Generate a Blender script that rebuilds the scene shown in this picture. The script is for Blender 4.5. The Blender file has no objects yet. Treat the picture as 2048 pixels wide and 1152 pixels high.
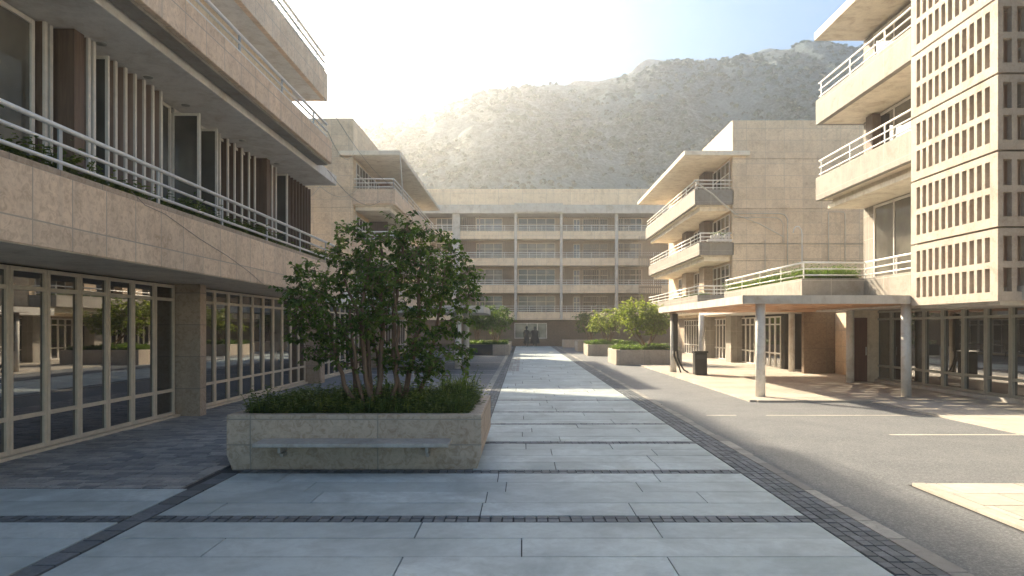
import bpy, math, random
from mathutils import Vector, Matrix, noise
R = math.radians
random.seed(7)
sc = bpy.context.scene
COL = sc.collection

# ------------------------------------------------------------------ camera
F = 1400.0                      # focal length in pixels of the 2048 px wide photograph
cam = bpy.data.cameras.new('camera'); camo = bpy.data.objects.new('camera', cam)
COL.objects.link(camo)
camo.location = (0, 0, 2.0); camo.rotation_euler = (R(90), 0, 0)
cam.sensor_width = 36; cam.lens = 36*F/2048
cam.shift_x = -21/2048; cam.shift_y = 79/2048
cam.clip_start = 0.05; cam.clip_end = 3000
sc.camera = camo
# ------------------------------------------------------------------ light
SUN = Vector((-2.8, 4.0, 2.95)).normalized()
EL = math.asin(SUN.z); AZ = math.atan2(SUN.x, SUN.y)
w = bpy.data.worlds.new('World'); sc.world = w; w.use_nodes = True
nt = w.node_tree; nt.nodes.clear()
sky = nt.nodes.new('ShaderNodeTexSky'); sky.sky_type = 'NISHITA'; sky.sun_disc = False
sky.sun_elevation = EL; sky.sun_rotation = AZ
sky.air_density = 1.0; sky.dust_density = 0.05; sky.ozone_density = 1.6; sky.altitude = 100
bg = nt.nodes.new('ShaderNodeBackground'); bg.inputs['Strength'].default_value = 0.056
wo = nt.nodes.new('ShaderNodeOutputWorld')
tint = nt.nodes.new('ShaderNodeMixRGB'); tint.blend_type = 'MULTIPLY'; tint.inputs[0].default_value = 1
tint.inputs[2].default_value = (.85, .985, 1.02, 1)
nt.links.new(sky.outputs[0], tint.inputs[1]); nt.links.new(tint.outputs[0], bg.inputs[0]); nt.links.new(bg.outputs[0], wo.inputs[0])
sl = bpy.data.lights.new('sun', 'SUN'); sl.energy = 5.0; sl.angle = R(0.9); sl.color = (1.0, .84, .62)
so = bpy.data.objects.new('sun', sl); COL.objects.link(so)
so.rotation_euler = SUN.to_track_quat('Z', 'Y').to_euler()
sc.view_settings.view_transform = 'Standard'; sc.view_settings.look = 'None'
sc.view_settings.gamma = 1; sc.view_settings.exposure = 1.92
sc.render.engine = 'CYCLES'
sc.cycles.max_bounces = 10; sc.cycles.diffuse_bounces = 7; sc.cycles.volume_bounces = 1
HAZE = 0.0021

# ------------------------------------------------------------------ helpers
def tag(o, label=None, cat=None, group=None, kind=None):
    if label: o['label'] = label
    if cat: o['category'] = cat
    if group: o['group'] = group
    if kind: o['kind'] = kind
    return o
def empty(name, loc, label, cat, group=None):
    o = bpy.data.objects.new(name, None); COL.objects.link(o); o.location = loc
    o.empty_display_size = .2
    return tag(o, label, cat, group)
def base_of(p):
    while p.parent: p = p.parent
    return Vector(p.location)

class MB:
    def __init__(s): s.v = []; s.f = []; s.t = []; s.cur = 0.5; s.sm = []
    def vert(s, p): s.v.append(tuple(p)); s.t.append(s.cur); return len(s.v)-1
    def face(s, idx, smooth=False): s.f.append(tuple(idx)); s.sm.append(smooth)
    def box(s, x0, x1, y0, y1, z0, z1):
        if x0 > x1: x0, x1 = x1, x0
        if y0 > y1: y0, y1 = y1, y0
        if z0 > z1: z0, z1 = z1, z0
        i = [s.vert(p) for p in ((x0,y0,z0),(x1,y0,z0),(x1,y1,z0),(x0,y1,z0),(x0,y0,z1),(x1,y0,z1),(x1,y1,z1),(x0,y1,z1))]
        for q in ((0,3,2,1),(4,5,6,7),(0,1,5,4),(1,2,6,5),(2,3,7,6),(3,0,4,7)): s.face([i[k] for k in q])
        return s
    def sheet(s, x0, x1, y0, y1, z):
        i = [s.vert(p) for p in ((x0,y0,z),(x1,y0,z),(x1,y1,z),(x0,y1,z))]; s.face(i); return s
    def quad(s, a, b, c, d): s.face([s.vert(p) for p in (a, b, c, d)]); return s
    def prism(s, pts, z0, z1):      # pts counter-clockwise xy
        n = len(pts)
        a = [s.vert((p[0], p[1], z0)) for p in pts]; b = [s.vert((p[0], p[1], z1)) for p in pts]
        s.face(a[::-1]); s.face(b)
        for k in range(n): s.face((a[k], a[(k+1)%n], b[(k+1)%n], b[k]))
        return s
    def tube(s, pts, r, n=8, caps=True):
        pts = [Vector(p) for p in pts]; m = len(pts)
        rr = r if isinstance(r, (list, tuple)) else [r]*m
        rings = []; ref = None
        for i, p in enumerate(pts):
            t = (pts[min(i+1, m-1)]-pts[max(i-1, 0)])
            if t.length < 1e-9: t = Vector((0,0,1))
            t.normalize()
            if ref is None: ref = Vector((0,0,1)) if abs(t.z) < .9 else Vector((1,0,0))
            a = t.cross(ref)
            if a.length < 1e-6: a = t.orthogonal()
            a.normalize(); b = a.cross(t); ref = b
            rings.append([s.vert(p+a*math.cos(2*math.pi*k/n)*rr[i]+b*math.sin(2*math.pi*k/n)*rr[i]) for k in range(n)])
        for i in range(m-1):
            for k in range(n):
                s.face((rings[i][k], rings[i][(k+1)%n], rings[i+1][(k+1)%n], rings[i+1][k]), True)
        if caps: s.face(rings[0][::-1]); s.face(rings[-1])
        return s
    def lathe(s, cx, cy, prof, n=20):
        rings = [[s.vert((cx+r*math.cos(2*math.pi*k/n), cy+r*math.sin(2*math.pi*k/n), z)) for k in range(n)] for r, z in prof]
        for i in range(len(prof)-1):
            for k in range(n): s.face((rings[i][k], rings[i][(k+1)%n], rings[i+1][(k+1)%n], rings[i+1][k]), True)
        s.face(rings[0][::-1]); s.face(rings[-1]); return s
    def leaf(s, p, d, up, L, W, fold=.25):
        sd = d.cross(up)
        if sd.length < 1e-5: sd = d.orthogonal()
        sd.normalize(); nn = sd.cross(d).normalized()
        b = s.vert(p); t = s.vert(p+d*L-nn*L*.18)
        l1 = s.vert(p+d*L*.3+sd*W*.5+nn*W*fold); l2 = s.vert(p+d*L*.68+sd*W*.36+nn*(W*fold*.6-L*.06))
        r1 = s.vert(p+d*L*.3-sd*W*.5+nn*W*fold); r2 = s.vert(p+d*L*.68-sd*W*.36+nn*(W*fold*.6-L*.06))
        m = s.vert(p+d*L*.45-nn*L*.03)
        s.face((b, m, l1)); s.face((l1, m, t, l2)); s.face((b, r1, m)); s.face((m, r1, r2, t))
    def blade(s, p, d, side, L, W):     # narrow arching blade
        q = p+d*L*.55+Vector((0,0,L*.12)); t = p+d*L
        a = s.vert(p-side*W*.4); b = s.vert(p+side*W*.4); c = s.vert(q+side*W*.5); e = s.vert(q-side*W*.5); g = s.vert(t)
        s.face((a, b, c, e)); s.face((e, c, g))
    def build(s, name, mat, parent=None, loc=None, bevel=0, tone=False, uv=True):
        org = base_of(parent) if parent else Vector(loc or (0,0,0))
        me = bpy.data.meshes.new(name)
        me.from_pydata([(a-org.x, b-org.y, c-org.z) for a, b, c in s.v], [], s.f)
        me.polygons.foreach_set('use_smooth', s.sm)
        me.update()
        if uv:
            ul = me.uv_layers.new(name='UVMap'); dat = []
            for p in me.polygons:
                n = p.normal; ax = max(range(3), key=lambda k: abs(n[k]))
                for vi in p.vertices:
                    x, y, z = s.v[vi]
                    dat += [(y, z), (x, z), (x, y)][ax]
            ul.data.foreach_set('uv', dat)
        if tone:
            at = me.attributes.new('tone', 'FLOAT', 'POINT'); at.data.foreach_set('value', s.t)
        me.materials.append(mat)
        o = bpy.data.objects.new(name, me); COL.objects.link(o)
        if parent: o.parent = parent
        else: o.location = org
        if bevel:
            b = o.modifiers.new('bevel', 'BEVEL'); b.width = bevel; b.segments = 2; b.limit_method = 'ANGLE'; b.angle_limit = R(50)
        return o

# ------------------------------------------------------------------ materials
MATS = {}
class NT:
    def __init__(s, name):
        s.m = bpy.data.materials.new(name); s.m.use_nodes = True; s.t = s.m.node_tree
        s.b = s.t.nodes['Principled BSDF']; MATS[name] = s.m
    def n(s, typ, **kw):
        nd = s.t.nodes.new('ShaderNode'+typ)
        for k, v in kw.items():
            if k in nd.inputs: nd.inputs[k].default_value = v
            else: setattr(nd, k, v)
        return nd
    def l(s, a, b): s.t.links.new(a, b)
    def ramp(s, fac, stops):
        r = s.n('ValToRGB'); e = r.color_ramp.elements
        while len(e) < len(stops): e.new(.5)
        for el, (p, c) in zip(e, stops): el.position = p; el.color = (*c, 1) if len(c) == 3 else c
        s.l(fac, r.inputs[0]); return r.outputs[0]
    def mix(s, fac, a, b, mode='MIX'):
        m = s.n('MixRGB', blend_type=mode)
        for sock, v in zip(m.inputs, (fac, a, b)):
            if hasattr(v, 'links'): s.l(v, sock)
            elif isinstance(v, (int, float)): sock.default_value = v
            else: sock.default_value = (*v, 1)
        return m.outputs[0]
    def noise(s, scale, detail=6, rough=.6, coord=None, dist=0):
        n = s.n('TexNoise'); n.inputs['Scale'].default_value = scale; n.inputs['Detail'].default_value = detail
        n.inputs['Roughness'].default_value = rough; n.inputs['Distortion'].default_value = dist
        s.l(coord or s.geo(), n.inputs['Vector']); return n.outputs[0]
    def geo(s):
        if not hasattr(s, '_g'): s._g = s.n('NewGeometry').outputs['Position']
        return s._g
    def bump(s, h, strength, dist=.02, prev=None):
        b = s.n('Bump'); b.inputs['Strength'].default_value = strength; b.inputs['Distance'].default_value = dist
        s.l(h, b.inputs['Height'])
        if prev: s.l(prev, b.inputs['Normal'])
        return b.outputs[0]

def stone(name, col, tw=0, th=.64, offx=0, offz=0, vein=.5, joint=(.30,.27,.23), rough=.75, jw=.010, var=.18):
    m = NT(name)
    c = tuple(col)
    dk = tuple(k*f for k, f in zip(c, (.70, .64, .58))); lt = tuple(min(1, k*1.16) for k in c)
    n1 = m.noise(1.7, 8, .62, dist=.6); n2 = m.noise(9, 8, .7, dist=1.2); n3 = m.noise(60, 3, .6)
    base = m.ramp(n1, [(.30, dk), (.48, c), (.72, lt)])
    spots = m.ramp(n2, [(.38, tuple(k*f for k, f in zip(c, (.66, .58, .50)))), (.52, c), (.66, lt)])
    colr = m.mix(vein, base, spots)
    h = n2
    if tw:
        uvm = m.n('UVMap'); mp = m.n('Mapping'); mp.inputs['Location'].default_value = (offx, offz, 0)
        m.l(uvm.outputs[0], mp.inputs[0])
        br = m.n('TexBrick', offset=0.0, squash=1.0)
        br.inputs['Color1'].default_value = (1-var, 1-var, 1-var, 1); br.inputs['Color2'].default_value = (1, 1, 1, 1)
        br.inputs['Mortar'].default_value = (.9, .9, .9, 1); br.inputs['Scale'].default_value = 1
        br.inputs['Mortar Size'].default_value = jw; br.inputs['Mortar Smooth'].default_value = .1
        br.inputs['Brick Width'].default_value = tw; br.inputs['Row Height'].default_value = th
        m.l(mp.outputs[0], br.inputs['Vector'])
        colr = m.mix(1, colr, br.outputs['Color'], 'MULTIPLY')
        colr = m.mix(br.outputs['Fac'], colr, joint)
        inv = m.n('Math', operation='MULTIPLY'); m.l(br.outputs['Fac'], inv.inputs[0]); inv.inputs[1].default_value = -1.0
        bn = m.bump(inv.outputs[0], .6, .006)
        bn = m.bump(n2, .15, .01, bn)
    else:
        bn = m.bump(n2, .2, .012)
    bn = m.bump(n3, .12, .004, bn)
    # streaks and stains that run down the stone
    sp = m.n('Mapping'); sp.inputs['Scale'].default_value = (3.2, 3.2, .35); m.l(m.geo(), sp.inputs[0])
    st = m.noise(1.6, 5, .6, coord=sp.outputs[0])
    colr = m.mix(m.ramp(st, [(.5, (0,0,0)), (.74, (.42,.42,.42))]), colr, tuple(k*.62 for k in c))
    m.l(colr, m.b.inputs['Base Color']); m.b.inputs['Roughness'].default_value = rough
    m.l(bn, m.b.inputs['Normal'])
    return m.m

def plain(name, col, rough=.5, metal=0, nscale=12, namt=.15, bump=.1, bscale=80):
    m = NT(name); n1 = m.noise(nscale, 5, .6)
    c = m.mix(m.ramp(n1, [(.3, (0,0,0)), (.7, (1,1,1))]), tuple(k*(1-namt) for k in col), tuple(min(1, k*(1+namt*.6)) for k in col))
    m.l(c, m.b.inputs['Base Color']); m.b.inputs['Roughness'].default_value = rough; m.b.inputs['Metallic'].default_value = metal
    if bump: m.l(m.bump(m.noise(bscale, 3, .6), bump, .004), m.b.inputs['Normal'])
    return m.m

def glassmat(name, col, rough=.02, ior=1.75, wob=.02):
    m = NT(name)
    c = m.ramp(m.noise(.9, 3, .5), [(.35, tuple(k*.6 for k in col)), (.7, tuple(k*1.5 for k in col))])
    m.l(c, m.b.inputs['Base Color']); m.b.inputs['Roughness'].default_value = rough; m.b.inputs['IOR'].default_value = ior
    m.l(m.bump(m.noise(1.1, 2, .4), wob, .05), m.b.inputs['Normal'])
    return m.m

def woodmat(name, c1, c2, vert=True, rough=.55):
    m = NT(name); mp = m.n('Mapping'); mp.inputs['Scale'].default_value = (14, 14, .8) if vert else (1.2, 16, 16)
    m.l(m.geo(), mp.inputs[0]); n1 = m.noise(1.5, 6, .65, coord=mp.outputs[0], dist=.5)
    m.l(m.ramp(n1, [(.3, c1), (.7, c2)]), m.b.inputs['Base Color']); m.b.inputs['Roughness'].default_value = rough
    m.l(m.bump(n1, .25, .006), m.b.inputs['Normal']); return m.m

def leafmat(name, ca, cb, cc, trans=.35):
    m = NT(name); at = m.n('Attribute', attribute_name='tone')
    c = m.ramp(at.outputs['Fac'], [(0, ca), (.55, cb), (1, cc)])
    m.l(c, m.b.inputs['Base Color']); m.b.inputs['Roughness'].default_value = .42; m.b.inputs['Specular IOR Level'].default_value = .35
    tr = m.n('BsdfTranslucent'); m.l(m.mix(1, c, (1.5, 1.7, .8), 'MULTIPLY'), tr.inputs[0])
    mx = m.n('MixShader'); mx.inputs[0].default_value = trans
    m.l(m.b.outputs[0], mx.inputs[1]); m.l(tr.outputs[0], mx.inputs[2])
    m.l(mx.outputs[0], m.t.nodes['Material Output'].inputs[0]); return m.m

def tonemat(name, c0, c1, rough=.8, nscale=14, bump=.25, spec=.3, stain=.5):
    m = NT(name); at = m.n('Attribute', attribute_name='tone')
    c = m.mix(at.outputs['Fac'], c0, c1)
    n1 = m.noise(nscale, 7, .7, dist=.8); n0 = m.noise(.8, 6, .65, dist=.5); n2 = m.noise(nscale*9, 3, .6)
    c = m.mix(m.ramp(n1, [(.35, (.5,.5,.5)), (.6, (0,0,0))]), c, tuple(k*.78 for k in c0))
    c = m.mix(m.ramp(n0, [(.44, (0,0,0)), (.66, (stain,)*3)]), c, tuple(k*.64 for k in c0))
    n3_ = m.noise(2.7, 8, .75, dist=1.5); c = m.mix(m.ramp(n3_, [(.52, (0,0,0)), (.68, (stain*.6,)*3)]), c, tuple(k*.7 for k in c0))
    m.l(c, m.b.inputs['Base Color']); m.b.inputs['Roughness'].default_value = rough
    m.b.inputs['Specular IOR Level'].default_value = spec
    m.l(m.bump(n2, bump*.5, .003, m.bump(n1, bump, .008)), m.b.inputs['Normal']); return m.m

ST = (.52, .44, .355)
S_left = stone('travertine_left_brightened', (.80,.63,.465), .75, .64, offx=-.18, offz=-.10, vein=.6, joint=(.46,.38,.30), var=.15)  # same stone as the right side, brightened in colour to offset its shade
S_big = stone('travertine_large_tiles', (.80,.65,.47), 1.05, .66, offx=.12, offz=.1, vein=.5, joint=(.52,.43,.33), var=.15)
S_dim = stone('sun_dimmed_limestone', (.29,.268,.235), 1.5, .9, vein=.25, joint=(.48,.42,.35), jw=.009, var=.08)  # same stone as the left side, darkened in colour to offset direct sun
S_plain = stone('smooth_limestone', (.29,.268,.235), 0, vein=.3)
S_screen = stone('cast_stone_screen', (.42,.365,.31), 0, vein=.35)
S_plant = stone('planter_stone', (.52,.43,.34), 1.8, .36, offx=.25, offz=.02, vein=.75, joint=(.30,.27,.23), jw=.009, var=.1)
S_planter2 = stone('far_planter_stone', (.50,.43,.35), 1.3, .8, vein=.5, var=.1)
S_bench = stone('bench_stone', (.44,.42,.39), 0, vein=.4)
S_pier = stone('pier_stone', (.48,.375,.28), .9, .72, offz=.1, vein=.6, joint=(.26,.22,.18))
S_far = stone('far_block_stone', (.80,.66,.48), 2.6, 1.5, vein=.3, joint=(.42,.37,.31), var=.08)
S_dark = stone('dark_entrance_stone', (.19,.14,.095), 1.3, 1.1, vein=.9, joint=(.1,.08,.06))
CONC = stone('soffit_concrete', (.70,.62,.49), 0, vein=.3, rough=.85)
CONC_L = stone('pale_concrete', (.72,.70,.66), 0, vein=.2, rough=.8)
CONC_S = stone('bounce_lifted_soffit', (.80,.73,.60), 0, vein=.12, rough=.75)  # bounced ground light put into this lighter colour
CONC_W = stone('painted_concrete', (.52,.50,.46), 0, vein=.12, rough=.7)
RAIL = plain('rail_metal', (.80,.79,.76), .35, .15, namt=.08, bump=0)
POST = plain('post_metal', (.42,.44,.45), .45, .3, namt=.1, bump=0)
CREAM = plain('cream_frame', (.64,.55,.43), .45, 0, 6, .12, .04)
WHITEF = plain('white_frame', (.70,.66,.61), .4, 0, 6, .1, .03)
GREYF = plain('grey_frame', (.33,.33,.29), .4, .2, 6, .1, .03)
GLASS = glassmat('dark_glass', (.010,.010,.011), .012, 2.8, .005)
GLASS_B = glassmat('curtain_sky_tint_glass', (.11,.105,.09), .03, 1.7, .01)  # curtain grey, base raised to imitate sky reflected in the casements
GLASS_F = glassmat('far_glass', (.15,.145,.15), .08, 1.6)
GLASS_G = glassmat('green_glass', (.10,.14,.11), .05, 1.5)
WOOD_S = woodmat('pale_timber', (.50,.38,.31), (.62,.50,.42))
WOOD = woodmat('brown_timber', (.10,.065,.045), (.19,.13,.095))
WOOD_P = woodmat('pink_brown_timber', (.30,.215,.175), (.42,.32,.265))
WOOD_C = woodmat('ceiling_timber', (.26,.12,.055), (.58,.31,.15), False)
WOOD_R = woodmat('red_timber', (.10,.035,.022), (.17,.065,.04))
BLINDS = woodmat('tan_slats', (.24,.17,.11), (.40,.31,.215))
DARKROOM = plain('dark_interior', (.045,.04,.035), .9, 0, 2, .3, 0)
BARK = woodmat('bark', (.12,.07,.045), (.30,.19,.125), rough=.85)
SOIL = plain('soil', (.05,.035,.025), .95, 0, 20, .4, .5, 60)
BLACK = plain('black_metal', (.03,.03,.028), .5, .3, 20, .3, .05)
STEEL = plain('dark_steel_panel', (.05,.052,.055), .6, .2, 8, .2, .05)
CLOTH = plain('dark_cloth', (.022,.02,.02), .9)
SKIN = plain('skin', (.45,.28,.2), .6)
CABLE = plain('cable', (.28,.25,.22), .7, bump=0)
CABLE_L = plain('pale_cable', (.62,.58,.5), .6, bump=0)
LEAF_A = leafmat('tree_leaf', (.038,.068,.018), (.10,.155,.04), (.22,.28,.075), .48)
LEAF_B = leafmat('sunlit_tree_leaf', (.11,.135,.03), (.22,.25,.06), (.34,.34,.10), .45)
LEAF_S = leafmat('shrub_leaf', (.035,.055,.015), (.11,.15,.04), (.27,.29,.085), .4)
LEAF_G = leafmat('bright_shrub_leaf', (.05,.09,.015), (.12,.18,.035), (.22,.28,.07), .35)
LEAF_H = leafmat('scrub_leaf', (.02,.06,.055), (.04,.10,.08), (.10,.15,.10), .05)
for n_ in LEAF_H.node_tree.nodes:
    if n_.type == 'BSDF_PRINCIPLED': n_.inputs['Roughness'].default_value = 1; n_.inputs['Specular IOR Level'].default_value = 0
SLAB = tonemat('walkway_slab', (.45,.52,.525), (.58,.65,.655), .62, 5, .3, .45, .8)
SLAB_R = tonemat('pavement_slab', (.46,.42,.36), (.60,.55,.48), .75, 8, .2, .3, .4)
COB = tonemat('cobble', (.09,.105,.115), (.21,.23,.25), .6, 20, .5, .4, .2)
BRICKP = tonemat('brick_paver', (.19,.20,.21), (.52,.49,.46), .6, 18, .4, .4, .4)
KERB = tonemat('kerb_stone', (.27,.265,.25), (.50,.48,.44), .8, 10, .4, .3, .6)
PAINT = tonemat('road_paint', (.62,.58,.5), (.72,.68,.6), .7, 25, .3, .3, .9)
ms = NT('asphalt')
n1 = ms.noise(42, 5, .85); n2 = ms.noise(.9, 6, .6, dist=.4); n3 = ms.noise(260, 2, .6)
c = ms.ramp(n1, [(.30, (.06,.068,.075)), (.50, (.155,.165,.175)), (.64, (.40,.40,.395))])
c = ms.mix(.35, c, ms.ramp(n2, [(.35, (.12,.13,.14)), (.65, (.215,.222,.228))]))
ms.l(c, ms.b.inputs['Base Color']); ms.b.inputs['Roughness'].default_value = .8
ms.l(ms.bump(n1, .8, .02, ms.bump(n3, .3, .004)), ms.b.inputs['Normal'])
ASPHALT = ms.m
mj = plain('joint_mortar', (.055,.055,.055), .95, 0, 9, .3, .3)
MG = plain('earth', (.20,.19,.17), .95, 0, .5, .3, .3)
mh = NT('scrub_hillside_haze_tint')
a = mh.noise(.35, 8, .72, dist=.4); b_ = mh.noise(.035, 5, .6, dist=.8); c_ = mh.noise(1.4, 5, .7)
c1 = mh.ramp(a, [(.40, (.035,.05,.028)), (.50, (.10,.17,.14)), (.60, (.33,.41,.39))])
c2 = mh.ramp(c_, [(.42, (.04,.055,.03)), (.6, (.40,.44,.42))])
cm = mh.mix(.5, c1, c2); cm = mh.mix(mh.ramp(b_, [(.4, (0,0,0)), (.6, (.55,.55,.55))]), cm, (.22,.36,.40))  # blue of distant haze mixed into the hill's own colour
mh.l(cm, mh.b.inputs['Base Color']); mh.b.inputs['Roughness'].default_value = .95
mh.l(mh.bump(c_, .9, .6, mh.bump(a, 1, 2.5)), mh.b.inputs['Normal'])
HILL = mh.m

# ------------------------------------------------------------------ ground
def struct(mb, name, mat, **k):
    o = mb.build(name, mat, **k); o['kind'] = 'structure'; return o
struct(MB().sheet(-330, 330, -60, 340, -.06), 'ground', MG)
struct(MB().sheet(3.3, 60, -20, 74, -.012), 'road', ASPHALT)
struct(MB().sheet(-7.9, -.95, 12.4, 74, -.016), 'side_road', ASPHALT)
struct(MB().sheet(-8.4, 3.4, -6, 78, -.024), 'paving_bed', mj)
struct(MB().sheet(4.9, 24, -6, 8.92, -.004), 'pavement_bed', mj)

BANDS = [(-2.1,-1.85), (.25,.5), (2.6,2.85), (4.78,5.02), (7.19,7.44), (9.60,9.84), (12.05,12.29), (14.45,14.6), (16.5,16.66), (19.2,19.34), (22.0,22.1)]
def slabs(m, x0, x1, y0, y1, rh, lmin, lmax, z=0, gap=.012, th=.02):
    n = max(1, round((y1-y0)/rh)); h = (y1-y0)/n
    for k in range(n):
        ya = y0+k*h; x = x0-random.uniform(0, lmax*.9)
        while x < x1:
            L = random.uniform(lmin, lmax); xa, xb = max(x, x0), min(x+L, x1)
            if x1-xb < .35: xb = x1
            if xb-xa > .05:
                m.cur = random.random()
                m.box(xa+gap/2, xb-gap/2, ya+gap/2, ya+h-gap/2, z-th, z+random.uniform(-.0012,.0012))
            x = max(x+L, xb)
mm = MB()
ys = [-5]+[b for p in BANDS for b in p]
segs = [(-5, BANDS[0][0])]+[(BANDS[i][1], BANDS[i+1][0]) for i in range(len(BANDS)-1)]+[(BANDS[-1][1], 75.6)]
for y0, y1 in segs:
    if y1 <= 9.7:
        slabs(mm, -3.9, 3.0, y0, y1, .57, 1.5, 3.4)
        slabs(mm, -7.8, -4.15, y0, min(y1, 8.68), .57, 1.5, 3.4)
    else:
        slabs(mm, -.7, 3.0, y0, y1, .57 if y0 < 22 else .95, 1.3, 3.0, gap=.014 if y0 < 22 else .02)
struct(mm, 'walkway', SLAB, tone=True)
def cobbles(m, x0, x1, y0, y1, cx, cy, jit=.12):
    nx = max(1, round((x1-x0)/cx)); ny = max(1, round((y1-y0)/cy)); hx = (x1-x0)/nx; hy = (y1-y0)/ny
    for i in range(nx):
        off = random.uniform(0, 1)*hy*.0
        for j in range(ny):
            m.cur = random.random()
            j0 = [random.uniform(0, jit)*.5*min(hx, hy) for _ in range(4)]
            m.box(x0+i*hx+.005+j0[0], x0+(i+1)*hx-.005-j0[1], y0+j*hy+.005+j0[2], y0+(j+1)*hy-.005-j0[3], -.02, .002+random.uniform(-.004, .003))
mm = MB()
cobbles(mm, 3.01, 3.45, -5, 30, .11, .15); cobbles(mm, 3.01, 3.45, 30, 75, .15, .5)
cobbles(mm, -.995, -.71, 12.9, 30, .095, .13); cobbles(mm, -.995, -.71, 30, 56, .14, .5)
cobbles(mm, -4.14, -3.91, -5, 9.62, .23, .34)
for a0, a1 in BANDS:
    cobbles(mm, -3.9 if a0 < 9.7 else -.7, 3.0, a0, a1, .12, (a1-a0)/2 if a1-a0 > .2 else a1-a0)
    if a0 < 8.6: cobbles(mm, -7.8, -4.15, a0, a1, .12, (a1-a0)/2)
struct(mm, 'cobble_edging', COB, tone=True)
mm = MB()
y = 8.72
while y < 21.5:
    x = -7.8-random.uniform(0, .3)
    xr = -4.25 if y < 12.8 else -3.2
    while x < xr:
        L = random.choice((.20, .24, .30)); mm.cur = random.random()
        mm.box(max(x, -7.8)+.006, min(x+L, xr)-.006, y+.005, y+.155, -.02, random.uniform(-.004, .004))
        x += L
    y += .16
cobbles(mm, -.68, -.15, 32, 48.5, .18, .3)
struct(mm, 'brick_paving', BRICKP, tone=True)
mm = MB(); y = -5
while y < 74:
    L = random.uniform(.45, .95); mm.cur = random.random()**1.5
    mm.box(3.46, 3.46+random.uniform(.13, .19), y+.008, y+L-.008, -.03, .003); y += L
y = 13
while y < 56:
    L = random.uniform(.8, 1.3); mm.cur = .6+random.random()*.4
    mm.box(-1.2, -1.01, y+.006, y+L-.006, -.03, .003); y += L
struct(mm, 'kerb', KERB, tone=True)
# right pavement below the canopy with its light kerb
mm = MB(); slabs(mm, 6.32, 13.4, 18.95, 36.8, .9, .9, 1.4, .035, .008, .06); slabs(mm, 9.35, 13.4, 6, 18.93, .9, .9, 1.3, .030, .008, .06)
slabs(mm, 5.10, 14, -5, 8.86, .55, .5, 1.0, .03, .02, .06); slabs(mm, 8.7, 12.3, 37, 56, .9, .9, 1.4, .035, .01, .06)
struct(mm, 'pavement', SLAB_R, tone=True)
mm = MB(); y = 18.9
while y < 40: mm.cur = random.random(); mm.box(6.14, 6.31, y+.004, y+.996, -.03, .045); y += 1
x = 6.32
while x < 13: mm.cur = random.random(); mm.box(x+.004, x+.99, 18.78, 18.935, -.03, .045); x += 1
y = -5
while y < 8.85: mm.cur = random.random(); mm.box(4.93, 5.085, y+.004, min(y+.9, 8.86), -.03, .036); y += .9
struct(mm, 'pavement_kerb', SLAB_R, tone=True, bevel=.006)
mm = MB(); mm.cur = .8
for x0, x1, yy in ((4.2, 4.88, 15.95), (5.57, 9.2, 15.95), (6.87, 9.3, 13.05)):
    mm.sheet(x0, x1, yy, yy+.1, -.006)
for yy in (29.8, 32.5, 40.0, 46): mm.sheet(-7.7, -1.25, yy, yy+.14, -.010)
struct(mm, 'road_marking', PAINT, tone=True)

# ------------------------------------------------------------------ shared builders
def railing_y(root, parent, X, y0, y1, zb, ztop, step=2.45, side=1, ends=(), first=None, rails=3):
    """posts and three round rails that run along Y; parts: railing > post"""
    m = MB(); H = ztop-zb; plist = []
    zs = [ztop, ztop-H*.40, ztop-H*.80][:rails]
    for z, r in zip(zs, (.055, .045, .045) if ztop > 13 else (.034, .026, .026)):
        pts = [(X, y0, z), (X, y1, z)]
        if ends: pts = [(ends[0], y0, z), (X, y0, z), (X, y1, z)]
        for a0, a1 in zip(pts, pts[1:]): m.tube([a0, a1], r, 10)
    o = m.build('railing', RAIL, parent, uv=False)
    y = first if first is not None else y0+.15
    while y < y1+.01:
        plist.append(MB().box(X-.012, X+.012, y-.035, y+.035, zb-.06, ztop-.02)); y += step
    return o, plist
def add_rail(root, parap, *a, **k):
    o, p = railing_y(root, parap, *a, **k)
    # railing is a sub-part of its parapet; posts are of the railing's own mesh kind
    for q in p: q.build('railing_post', POST, parap, uv=False)

def window_y(root, X, y0, y1, z0, z1, side, fr, gl, bars=(), vbars=(), fw=.06, name='window', proud=.05):
    """window in a wall whose face lies at X; side=+1 looks to +X"""
    s = side; m = MB(); xa, xb = X, X+s*proud
    m.box(xa, xb, y0, y0+fw, z0, z1); m.box(xa, xb, y1-fw, y1, z0, z1)
    m.box(xa, xb-s*.003, y0+fw, y1-fw, z0, z0+fw); m.box(xa, xb-s*.003, y0+fw, y1-fw, z1-fw, z1)
    for z in bars: m.box(xa, xb-s*.003, y0+fw, y1-fw, z-fw*.5, z+fw*.5)
    for y in vbars: m.box(xa, xb-s*.006, y-fw*.4, y+fw*.4, z0+fw, z1-fw)
    o = m.build(name, fr, root, uv=False, bevel=.006)
    tilt = random.uniform(-.006, .006)
    p = MB(); p.quad((X+s*.012, y0, z0), (X+s*.012+tilt, y1, z0), (X+s*.012+tilt, y1, z1), (X+s*.012, y0, z1)) if s > 0 else \
        p.quad((X+s*.012, y1, z0), (X+s*.012+tilt, y0, z0), (X+s*.012+tilt, y0, z1), (X+s*.012, y1, z1))
    p.build('pane', gl, o, uv=False)
    return o
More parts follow.
